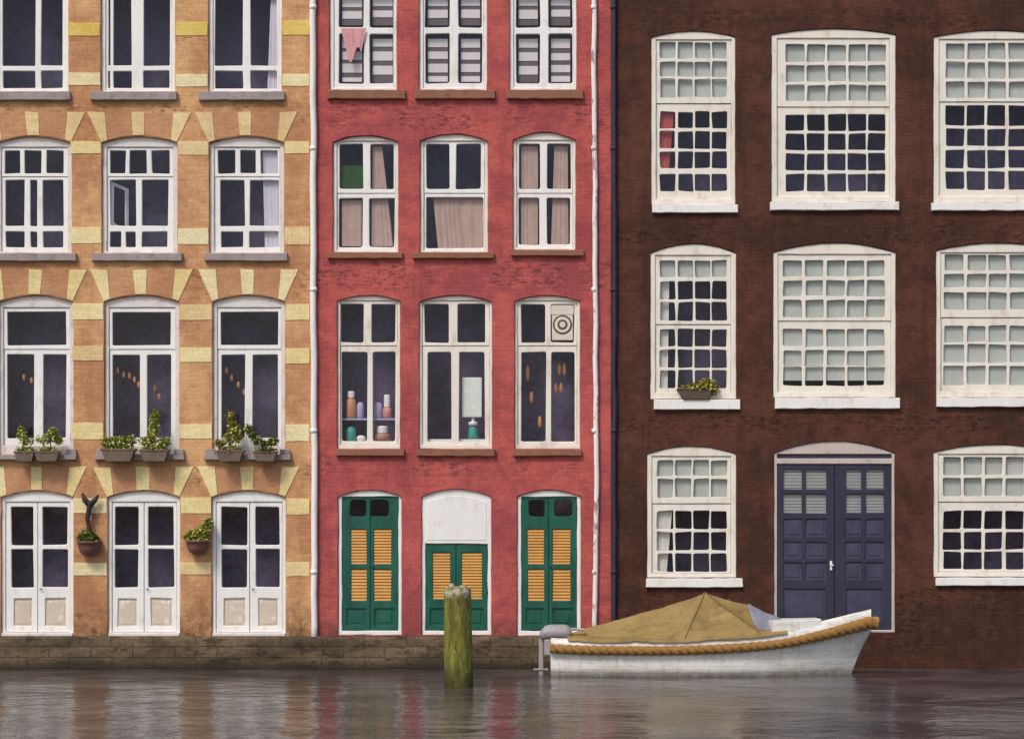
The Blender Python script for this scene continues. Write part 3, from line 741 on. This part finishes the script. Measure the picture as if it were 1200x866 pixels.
def planters():
    G = 'planters on the sills of the ochre house'; y = -.245
    planter(33, 541.5, 24, 12, y, 'trough', 'leaf', [(31, 513, 6, 8), (37, 517, 7, 4), (29, 505, 4, 5)], 150, 'small trough of pale green leaves at the far left edge, on the ochre house sill', group=G, hook=True)
    planter(59, 541.5, 30, 12, y, 'trough', 'leaf', [(54, 515, 8, 5), (64, 512, 6, 7), (65, 507, 5, 5), (72, 516, 4, 4)], 240, 'trough with a bushy green plant on the leftmost planted sill, right of another trough', group=G, hook=True)
    planter(142, 541.5, 40, 15, y, 'trough', 'leaf', [(130, 517, 9, 4.5), (143, 516, 10, 4.5), (155, 516, 7, 4.5)], 320, 'long low trough of clipped pale green plants without any tall shoot, middle ochre window sill', group=G, hook=True)
    planter(184, 541.5, 34, 14, y, 'trough', 'leaf', [(174, 517, 8, 5), (183, 508, 6, 10), (184, 495, 5, 9), (185, 486, 3, 5), (194, 517, 7, 5)], 380, 'trough with a tall pointed pale green plant on the middle ochre window sill', group=G, hook=True)
    planter(272, 541.5, 32, 13, y, 'trough', 'leaf_olive', [(258, 520, 5, 3.5), (270, 514, 8, 6), (275, 502, 6, 9), (272, 490, 4, 8), (281, 510, 4, 8)], 340, 'trough with a pointed olive-green bush on the right ochre window sill', group=G, hook=True)
    planter(313, 541.5, 28, 12, y, 'trough', 'leaf_dark', [(293, 503, 4, 5), (297, 509, 4, 5), (303, 516, 6, 5), (313, 520, 6, 3), (322, 517, 5, 4)], 300, 'trough with a dark trailing plant leaning left, on the right ochre window sill', group=G, hook=True)
    # wall baskets between the doors
    G = 'half-round wall baskets between the white doors'
    t = planter(106, 652, 27, 18, -.13, 'terracotta', 'leaf_dark', [(103, 626, 9, 7), (98, 630, 6, 5), (110, 630, 6, 5)], 260, 'brown wall basket with a dark withered stalk, left of the middle white door', 'wall_basket', G, True)
    bm = bmesh.new(); q = lambda x, y_: (P(x, y_)[0], -.13, P(x, y_)[1])
    tube(bm, [q(111, 634), q(107, 622), q(104, 608), q(106, 596), q(107, 588)], [.05, .04, .045, .05, .07], 8)
    tube(bm, [q(107, 592), q(101, 586), q(98, 578)], [.06, .055, .025], 8); tube(bm, [q(107, 592), q(113, 586), q(117, 580)], [.06, .05, .02], 8)
    tube(bm, [q(106, 600), q(111, 604), q(113, 602)], [.02, .018, .008], 6)
    obj('withered_stalk', bm, 'iron', t, True)
    planter(233, 650, 27, 17, -.13, 'terracotta', 'leaf', [(229, 627, 9, 7), (239, 622, 8, 8), (245, 613, 5, 6), (224, 628, 6, 5)], 340, 'brown wall basket of loose green leaves to the right of the middle white door', 'wall_basket', G, True)
    for px in (106, 233):
        pass
    planter(815, 468.6, 42, 13, -.03, 'dark_trough', 'leaf_olive', [(820, 452, 7, 6), (829, 451, 9, 8), (835, 456, 5, 6)], 340, 'dark grey box with a yellow-green bush, on the white sill of the dark brown house')

def inside():
    y = .26
    hang('curtain', 316, -6, 327, 103, .2, 'grey_cloth', 3, .012, 'pale grey curtain at the right side of the topmost right window in the ochre house', taper=(-4, 0))
    hang('curtain', 306, 173, 328, 291, .2, 'grey_cloth', 4, .012, 'pale grey curtain at the right side of the second window down in the ochre house', taper=(3, 0))
    hang('curtain', 399.5, 233, 423, 287, .2, 'beige_cloth', 3, .012, 'short beige curtain in the lower left pane, under the green cloth')
    hang('curtain', 436, 170, 447, 287, .2, 'beige_cloth', 4, .012, 'long beige curtain right of the green cloth, narrow above and wide below', taper=(-2, 13))
    hang('curtain', 507, 228, 568, 292, .2, 'beige_cloth', 7, .018, 'wide beige curtain across the undivided lower pane of a middle red-house window', taper=(6, 0))
    hang('curtain', 610.5, 169, 630.5, 285, .2, 'beige_cloth', 3, .01, 'left one of two beige curtains in the right red-house window')
    hang('curtain', 650, 169, 665.5, 285, .2, 'beige_cloth', 3, .01, 'right one of two beige curtains in the right red-house window, its left edge slanting', taper=(-4, 1))
    hang('curtain', 397, 192, 427, 224, .2, 'green_cloth', 2, .006, 'dark green cloth in an upper pane of the red house')
    hang('cloth', 399, 33, 429, 64, .035, 'pink_cloth', 4, .012, 'pink cloth hung over the slatted blind in the top left red-house window', 'cloth', taper=(10, -6), ragged=9)
    hang('curtain', 772, 126, 791, 196, .17, 'red_cloth', 2, .01, 'brick red curtain at the left edge of the topmost left dark brown house window', taper=(0, -6))
    hang('curtain', 771, 328, 785, 457, .17, 'pale_cloth', 2, .01, 'thin pale curtain left in the dark brown house window with a planter on its sill', taper=(0, -2))
    hang('curtain', 768, 592, 789, 671, .17, 'pale_cloth', 3, .012, 'pale curtain tied to the left in the lowest small-paned window above the boat', taper=(0, -7))
    # orange glints in the panes, made as small glowing bodies on a cord
    def glints(label, pts, w=3.6, hh=7.5, y=.42):
        X, Z = P(pts[0][0], pts[0][1]); t = thing('glint_string', label, 'light reflections', (X, y, min(P(*p[:2])[1] for p in pts)), 'strings of glowing orange glints behind the windows')
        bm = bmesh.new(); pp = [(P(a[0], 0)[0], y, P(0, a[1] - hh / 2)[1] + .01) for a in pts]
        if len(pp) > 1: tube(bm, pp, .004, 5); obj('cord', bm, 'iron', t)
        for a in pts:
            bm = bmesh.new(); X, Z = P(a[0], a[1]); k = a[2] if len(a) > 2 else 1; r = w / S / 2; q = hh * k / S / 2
            lathe(bm, X, y, [(r * .5, Z - q), (r, Z - q * .5), (r, Z + q * .5), (r * .4, Z + q)], 10); obj('lamp', bm, 'lamp', t, True)  # glowing body standing in for an orange reflection
    glints('string of glowing orange glints slanting down in the middle ochre-house window with planters', [(133, 432), (140, 437), (147, 438), (153, 443), (158, 449), (177, 453), (182, 463)])
    glints('string of glowing orange glints slanting down in the right ochre-house window with planters', [(262, 432), (268, 441), (276, 449), (283, 458)])
    glints('glowing orange glints at the left edge behind the leftmost ochre-house window', [(31, 444), (22, 440)])
    glints('three glowing orange glints hung one below another, left of the cluster of four', [(618.5, 435, 2), (623, 464, 1.5), (633, 493, 1.5)], 4.4, 9)
    glints('cluster of four glowing orange glints in the pane directly beneath the extractor fan', [(656, 431, 1.4), (662, 431, 1.6), (652, 453, 1.3), (658, 453, 1.3)], 4.2, 9)
    # jars on the shelf
    G = 'jars and pots in the left red-house window'
    def jar(px, pyb, wpx, hpx, mat, label, lid=None, cat='jar', name='jar', y=.33, bulge=1.0):
        X, Z = P(px, pyb); r, hh = wpx / S / 2, hpx / S
        bm = bmesh.new(); lathe(bm, X, y, [(r * .8, Z), (r, Z + hh * .1), (r * bulge, Z + hh * .55), (r * .92, Z + hh * .86), (r * .62, Z + hh * .95), (r * .62, Z + hh)], 18)
        o = obj(name, bm, mat, None, True); tag(o, label, cat, G if name == 'jar' else None)
        if lid:
            bm = bmesh.new(); lathe(bm, X, y, [(r * .72, Z + hh * .98), (r * .72, Z + hh + lid / S * .8), (r * .6, Z + hh + lid / S)], 18); obj('lid', bm, 'jar_white', o)
        return o
    jar(410, 489.2, 12, 25, 'jar_orange', 'orange jar with a white lid, tallest on the shelf in the left red-house window', 7)
    jar(421, 489.2, 9, 19, 'jar_lav', 'lavender grey jar without lid beside the orange jar on the shelf')
    jar(442, 489.2, 10, 19, 'jar_lav', 'lavender grey jar in the right half of the shelf, left of the pink jar')
    jar(452.5, 489.2, 11, 14, 'jar_pink', 'pink jar with a big rounded white lid on the right of the shelf', 14)
    jar(410, 516.3, 12, 17, 'teal', 'teal pot standing on the window board below the shelf, left pane')
    jar(422, 516.3, 10, 7, 'jar_white', 'small white bowl beside the teal pot below the shelf', bulge=1.15)
    jar(447, 516.3, 18, 10, 'jar_brown', 'wide brown bowl with a white lid below the shelf, right pane', 8, bulge=1.1)
    X, Z = P(554, 513.8); t = thing('table_lamp', 'table lamp with tall pale green shade and teal base in the middle red-house window', 'table lamp', (X, .33, Z))
    bm = bmesh.new(); lathe(bm, X, .33, [(.09, Z), (.1, Z + .05), (.09, Z + .2), (.05, Z + .27)], 18); obj('base', bm, 'teal', t, True)
    bm = bmesh.new(); lathe(bm, X, .33, [(.09, Z + .272), (.09, Z + .34), (.04, Z + .345), (.03, Z + .43)], 18); obj('collar', bm, 'jar_white', t, True)
    a, b = P(541, 488), P(564.5, 441)
    bm = bmesh.new(); box(bm, a[0], b[0], .25, .41, a[1], b[1], .02); obj('lamp_shade', bm, 'shade', t)

# ------------------------------------------------------------------ quay, boat, post, water
def quay():
    bm = bmesh.new(); x0, x1 = P(-60, 0)[0], P(722, 0)[0]
    n = 90; top = P(0, 745.3)[1]
    rows = [-.6, -.2, 0, .1, .2, .3, .4, .5, .58, top]
    g = []
    for i in range(n + 1):
        x = x0 + (x1 - x0) * i / n; col = []
        for z in rows:
            col.append(bm.verts.new((x, -.14 + .035 * noise.noise((x * 2.2, z * 4, 1)) + .02 * noise.noise((x * 7, z * 9, 4)) + (.02 if z == top else 0), z + (.008 * noise.noise((x * 3, 0, 9)) if z == top else 0))))
        col.append(bm.verts.new((x, .3, top + .002))); g.append(col)
    for a, b in zip(g, g[1:]):
        for k in range(len(a) - 1): bm.faces.new([a[k], b[k], b[k + 1], a[k + 1]])
    tag(obj('quay_wall', bm, 'plinth', None, True), 'low mossy grey-brown stone quay wall under the ochre and red houses', 'wall')

def lerp_tab(tab, x):
    for (a, va), (b, vb) in zip(tab, tab[1:]):
        if x <= b:
            u = max(0, (x - a) / (b - a)); u = u * u * (3 - 2 * u) if False else u
            return va + (vb - va) * u
    return tab[-1][1]
def smooth_tab(tab, x):
    i = 0
    while i < len(tab) - 2 and x > tab[i + 1][0]: i += 1
    def m(k):
        a, b = tab[max(0, k - 1)], tab[min(len(tab) - 1, k + 1)]
        return (b[1] - a[1]) / (b[0] - a[0])
    (x0, y0), (x1, y1) = tab[i], tab[i + 1]; d = x1 - x0; t = min(1, max(0, (x - x0) / d))
    return (2 * t ** 3 - 3 * t ** 2 + 1) * y0 + (t ** 3 - 2 * t ** 2 + t) * d * m(i) + (-2 * t ** 3 + 3 * t ** 2) * y1 + (t ** 3 - t ** 2) * d * m(i + 1)

BY = -1.55       # boat centreline
SHEER = [(.72, .70), (1.5, .68), (3.0, .68), (4.2, .73), (5.0, .80), (5.7, .93), (6.3, 1.09), (6.74, 1.21)]
BEAM = [(.72, .62), (1.5, .78), (3.0, .88), (4.2, .84), (5.0, .70), (5.7, .48), (6.3, .22), (6.74, .02)]
WBEAM = [(.72, .58), (1.5, .75), (3.0, .86), (4.2, .81), (5.0, .64), (5.7, .36), (6.2, .1), (6.42, .012), (6.74, .012)]
def boat():
    b = thing('motor_boat', 'white boat with a thick rope fender, moored below the dark brown house', 'boat', (3.7, BY, -.2))
    xs = [.72 + (6.74 - .72) * i / 48 for i in range(49)]
    bm = bmesh.new(); rings = []
    for x in xs:
        zt = smooth_tab(SHEER, x); bt = max(.015, smooth_tab(BEAM, x)); bw = max(.01, smooth_tab(WBEAM, x))
        # stem rakes forward towards the tip
        zk = -.28 if x < 5.6 else -.28 + max(0, (x - 5.6)) ** 2 * .35
        zk = zk if x < 6.36 else zk + (zt - .42 - zk) * ((x - 6.36) / .38) ** .8
        pr = [(0, zk), (bw * .6, zk + .06), (bw, max(0.0, zk + .1)), (bw + (bt - bw) * .35, max(zk + .12, zt * .3)), (bw + (bt - bw) * .75, max(zk + .16, zt * .68)), (bt, max(zk + .2, zt - .16)), (bt - .005, zt), (bt - .05 if bt > .07 else bt * .3, zt + .004), (bt - .06 if bt > .08 else bt * .2, zt - .12)]
        ring = [(-q[0], q[1]) for q in reversed(pr)] + pr[1:]
        rings.append([bm.verts.new((x, BY + u, v)) for u, v in ring])
    for a, c in zip(rings, rings[1:]):
        for k in range(len(a) - 1): bm.faces.new([a[k], c[k], c[k + 1], a[k + 1]])
    bm.faces.new(rings[0])
    bmesh.ops.recalc_face_normals(bm, faces=bm.faces)
    obj('hull', bm, 'boat_white', b, True)
    # decks: low floor, foredeck
    bm = bmesh.new(); g = []
    for x in xs[2:46]:
        zt = smooth_tab(SHEER, x) - .1; bt = max(.02, smooth_tab(BEAM, x) - .055)
        g.append([bm.verts.new((x, BY + bt * k, zt + .05 * (1 - k * k))) for k in (-1, -.6, -.2, .2, .6, 1)])
    for a, c in zip(g, g[1:]):
        for k in range(5): bm.faces.new([a[k], c[k], c[k + 1], a[k + 1]])
    obj('deck', bm, 'boat_white', b, True)
    # low white deck house forward of the cover
    bm = bmesh.new(); n = 12; loop = []
    for i in range(n + 1):
        x = 4.8 + .95 * i / n; loop.append((x, BY - max(.16, smooth_tab(BEAM, x) - .09)))
    loop += [(x, 2 * BY - y) for x, y in reversed(loop)]
    lo, mid, hi = [[bm.verts.new((x, BY + (y - BY) * k, zf(x))) for x, y in loop] for k, zf in ((1, lambda x: smooth_tab(SHEER, x) - .12), (.97, lambda x: .99 + .035 * (x - 4.8)), (.9, lambda x: 1.01 + .035 * (x - 4.8)))]
    for a, c in ((lo, mid), (mid, hi)):
        for k in range(len(loop)): m = (k + 1) % len(loop); bm.faces.new([a[k], a[m], c[m], c[k]])
    bm.faces.new(hi); bmesh.ops.recalc_face_normals(bm, faces=bm.faces)
    obj('deck_house', bm, 'boat_white', b)
    # laid rope fender round the hull, both sides
    pts = []
    xr = [.7 + (6.86 - .7) * i / 560 for i in range(561)]
    near = []
    for x in xr:
        zt = smooth_tab(SHEER, min(x, 6.74)); bt = max(.01, smooth_tab(BEAM, min(x, 6.74)))
        dz = .19 + .05 * min(1, max(0, (x - 5.6) / 1.1)) + max(0, x - 6.7) * .15
        near.append((x, BY - bt - .04, zt - dz))
    far = [(p[0], 2 * BY - p[1], p[2]) for p in near]
    rad = .077
    bm = bmesh.new(); tube(bm, near, [rad + .03 * min(1, max(0, (p[0] - 5.2) / 1.4)) for p in near], 36, 3, 13)
    obj('rope_fender', bm, 'rope', b, True)
    bm = bmesh.new(); tube(bm, far, rad, 18, 3, 13); obj('rope_fender', bm, 'rope', b, True)
    # outboard motor at the stern
    bm = bmesh.new(); cx = .56
    box(bm, cx - .08, cx + .56, BY - .28, BY + .06, .66, .93, .12)
    for v in bm.verts:
        k = (v.co.z - .66) / .27; v.co.x = cx + .22 + (v.co.x - cx - .22) * (1 - .3 * k * k) + .05 * k; v.co.y = BY - .11 + (v.co.y - BY + .11) * (1 - .25 * k)
    m = obj('outboard_motor', bm, 'motor', b, True)
    bm = bmesh.new(); box(bm, cx - .06, cx + .03, BY - .17, BY - .06, -.35, .68, .03); box(bm, cx + .04, cx + .2, BY - .26, BY + .02, .36, .66, .03); box(bm, cx - .16, cx + .12, BY - .19, BY - .04, .08, .11, .01); obj('leg', bm, 'motor', m)
    bm = bmesh.new(); tube(bm, [(cx + .3, BY - .12, .82), (cx + .6, BY - .15, .85), (cx + .8, BY - .18, .83)], [.025, .022, .03], 8); obj('tiller', bm, 'motor', m)

    # tarpaulin over the boat: flat facets between a pole at the peak and the gunwale
    RX = [(1.02, .0, .05), (2.3, .0, .31), (3.62, 0, .79), (3.95, 0, .74), (4.4, 0, .55), (5.02, 0, .2)]      # x, share of half beam, height over the gunwale
    TRI = [((1.02, 0, .05), (3.62, 0, .79), (3.17, 1, 0)), ((1.02, 0, .05), (3.17, 1, 0), (1.02, 1, 0)), ((3.62, 0, .79), (3.17, 1, 0), (4.55, 1, .02)),
           ((3.62, 0, .79), (4.55, 1, .02), (4.4, 0, .55)), ((4.4, 0, .55), (4.55, 1, .02), (5.1, 0, .17)), ((5.1, 0, .17), (4.55, 1, .02), (5.1, 1, .0))]
    def lift(x, a):
        for t in TRI:
            (x1, a1, h1), (x2, a2, h2), (x3, a3, h3) = t
            D = (a2 - a3) * (x1 - x3) + (x3 - x2) * (a1 - a3)
            l1 = ((a2 - a3) * (x - x3) + (x3 - x2) * (a - a3)) / D; l2 = ((a3 - a1) * (x - x3) + (x1 - x3) * (a - a3)) / D; l3 = 1 - l1 - l2
            if min(l1, l2, l3) > -1e-4: return l1 * h1 + l2 * h2 + l3 * h3
        return 0
    def tent(x, v):
        a = min(1, abs(v)); h = lift(x, a)
        # cloth sags between the taut seams that run down from the pole
        d = min(abs(x - (3.62 - .45 * a)) / 1.0, abs(x - (3.62 + .95 * a)) / 1.3)
        sag = -.11 * math.sin(math.pi * a) * min(1, h * 4) * min(1, d / .32) ** .8 + .018 * max(0, 1 - d / .04) * min(1, h * 8)
        return smooth_tab(SHEER, x) + .012 + h + sag + .022 * noise.noise((x * 2.3, v * 2.2, 2)) * (1 - a * a) + .012 * noise.noise((x * 7, v * 6, 5)) * min(1, h * 6) - (abs(v) > 1) * .05 * (1 + .3 * math.sin(x * 4.7) + .5 * noise.noise((x * 6, v, 3)))
    bm = bmesh.new(); nx, ny = 130, 48; g = []
    for i in range(nx + 1):
        x = 1.02 + (5.08 - 1.02) * i / nx; row = []; bt = smooth_tab(BEAM, x) + .02
        for k in range(-1, ny + 2):
            v = -1 + 2 * k / ny
            row.append(bm.verts.new((x, BY + max(-1.015, min(1.015, v)) * bt, tent(x, v))))
        g.append(row)
    for a, c in zip(g, g[1:]):
        for k in range(len(a) - 1): bm.faces.new([a[k], c[k], c[k + 1], a[k + 1]])
    bmesh.ops.recalc_face_normals(bm, faces=bm.faces)
    if sum(f.normal.z for f in bm.faces) < 0: bmesh.ops.reverse_faces(bm, faces=bm.faces)
    tp = obj('tarpaulin', bm, 'tarp', None, True); tag(tp, 'ochre tarpaulin pitched in a peak over the white boat, with a grey flap', 'tarpaulin')
    for k_ in (-.45, .95):
        for sd_ in (-1, 1):
            bm = bmesh.new(); tube(bm, [(3.62 + k_ * a / 20, BY + sd_ * a / 20 * .99 * (smooth_tab(BEAM, 3.62 + k_ * a / 20) + .02), tent(3.62 + k_ * a / 20, sd_ * a / 20 * .99) - .002) for a in range(21)], .013, 6)
            obj('seam', bm, 'seam', tp, True)
    # grey flap folded over the forward slope
    bm = bmesh.new(); g = []
    for i in range(21):
        u = i / 20; row = []
        for k in range(15):
            w_ = k / 14
            v = -.72 * w_ * (1 - .25 * u) + .12 * (1 - w_); x = 4.4 + .16 * w_ + u * (.6 + .06 * w_)
            row.append(bm.verts.new((x, BY + v * smooth_tab(BEAM, x), tent(x, v) + .03 + .012 * noise.noise((x * 6, v * 6, 8)) - .022 * (k in (0, 14) or i in (0, 20)))))
        g.append(row)
    for a, c in zip(g, g[1:]):
        for k in range(14): bm.faces.new([a[k], c[k], c[k + 1], a[k + 1]])
    obj('flap', bm, 'tarp_grey', tp, True)

def post():
    y = -5.0; f = (CAM_D + y) / CAM_D
    X = (536 - 600) / S * f; bm = bmesh.new(); rings = []; seg = 28
    for i in range(40):
        z = -1.0 + 2.68 * i / 39; u = (z + 1) / 2.68
        r0 = .255 - .022 * u
        ring = []
        for k in range(seg):
            a = 2 * math.pi * k / seg
            r = r0 * (1 + .05 * noise.noise((math.cos(a) * 1.5, math.sin(a) * 1.5, z * 1.2)) + .03 * noise.noise((math.cos(a) * 5, math.sin(a) * 5, z * .8)))
            top = .035 * noise.noise((math.cos(a) * 2, math.sin(a) * 2, 7)) if i == 39 else 0
            ring.append(bm.verts.new((X + .05 * (1 - u) + r * math.cos(a), y + r * math.sin(a), z + top)))
        rings.append(ring)
    for a, c in zip(rings, rings[1:]):
        for k in range(seg): bm.faces.new([a[k], a[(k + 1) % seg], c[(k + 1) % seg], c[k]])
    # worn end grain: inner rings rising unevenly
    last = rings[-1]
    for rr, dz in ((.75, .03), (.45, .02), (.15, .03)):
        ring = [bm.verts.new((X + (v.co.x - X) * rr / (1 if True else 1), y + (v.co.y - y) * rr, 1.68 + dz + .06 * noise.noise((k * .7, rr * 3, 2)))) for k, v in enumerate(rings[-1])]
        for k in range(seg): bm.faces.new([last[k], last[(k + 1) % seg], ring[(k + 1) % seg], ring[k]])
        last = ring
    bm.faces.new(last)
    o = obj('mooring_post', bm, 'post', None, True); tag(o, 'thick mossy green wooden mooring post standing in the water before the middle green door', 'mooring post')
    # weathered stumps left on its top
    bm = bmesh.new()
    for dx, r, hh in ((-.1, .06, .1), (.1, .07, .07), (.02, .05, .05)):
        lathe(bm, X + dx, y - .1, [(r * 1.2, 1.64), (r, 1.68 + hh * .6), (r * .45, 1.68 + hh)], 10)
    obj('worn_top', bm, 'post', o, True)

def water():
    bm = bmesh.new()
    bm.faces.new([bm.verts.new(v) for v in ((-400, -500, 0), (400, -500, 0), (400, 40, 0), (-400, 40, 0))])
    struct(obj('water', bm, 'water'))

# ------------------------------------------------------------------ assemble
build_materials()
yellow_house(); red_house(); brown_house(); planters(); inside(); quay(); boat(); post(); water()

sc_ = bpy.context.scene
cam = bpy.data.cameras.new('camera'); co = bpy.data.objects.new('camera', cam); C.objects.link(co)
co.location = (0, -CAM_D, CAM_Z); co.rotation_euler = (math.radians(90), 0, 0)
cam.lens = 72; cam.sensor_width = 36; cam.shift_y = ((783 - 433) / S - CAM_Z) / 20.0; cam.clip_end = 2000
sc_.camera = co

EL, AZ = 50, 32      # sun height, and how far it stands to the left of the camera
w = bpy.data.worlds.new('World'); sc_.world = w; w.use_nodes = True
nt = w.node_tree; bg = nt.nodes['Background']; sky = nt.nodes.new('ShaderNodeTexSky'); sky.sky_type = 'NISHITA'
sky.sun_disc = False; sky.sun_elevation = math.radians(EL); sky.sun_rotation = math.radians(180 + AZ); sky.dust_density = 3.0; sky.air_density = 1.0; sky.ozone_density = .6
nt.links.new(sky.outputs[0], bg.inputs[0]); bg.inputs[1].default_value = .135
sd = bpy.data.lights.new('sun', 'SUN'); so = bpy.data.objects.new('sun', sd); C.objects.link(so)
sd.energy = 1.85; sd.angle = math.radians(14); sd.color = (1, .95, .88)
d = Vector((-math.sin(math.radians(AZ)) * math.cos(math.radians(EL)), -math.cos(math.radians(AZ)) * math.cos(math.radians(EL)), math.sin(math.radians(EL))))
so.rotation_euler = d.to_track_quat('Z', 'Y').to_euler()
sc_.view_settings.view_transform = 'Standard'; sc_.view_settings.look = 'None'; sc_.view_settings.exposure = 0
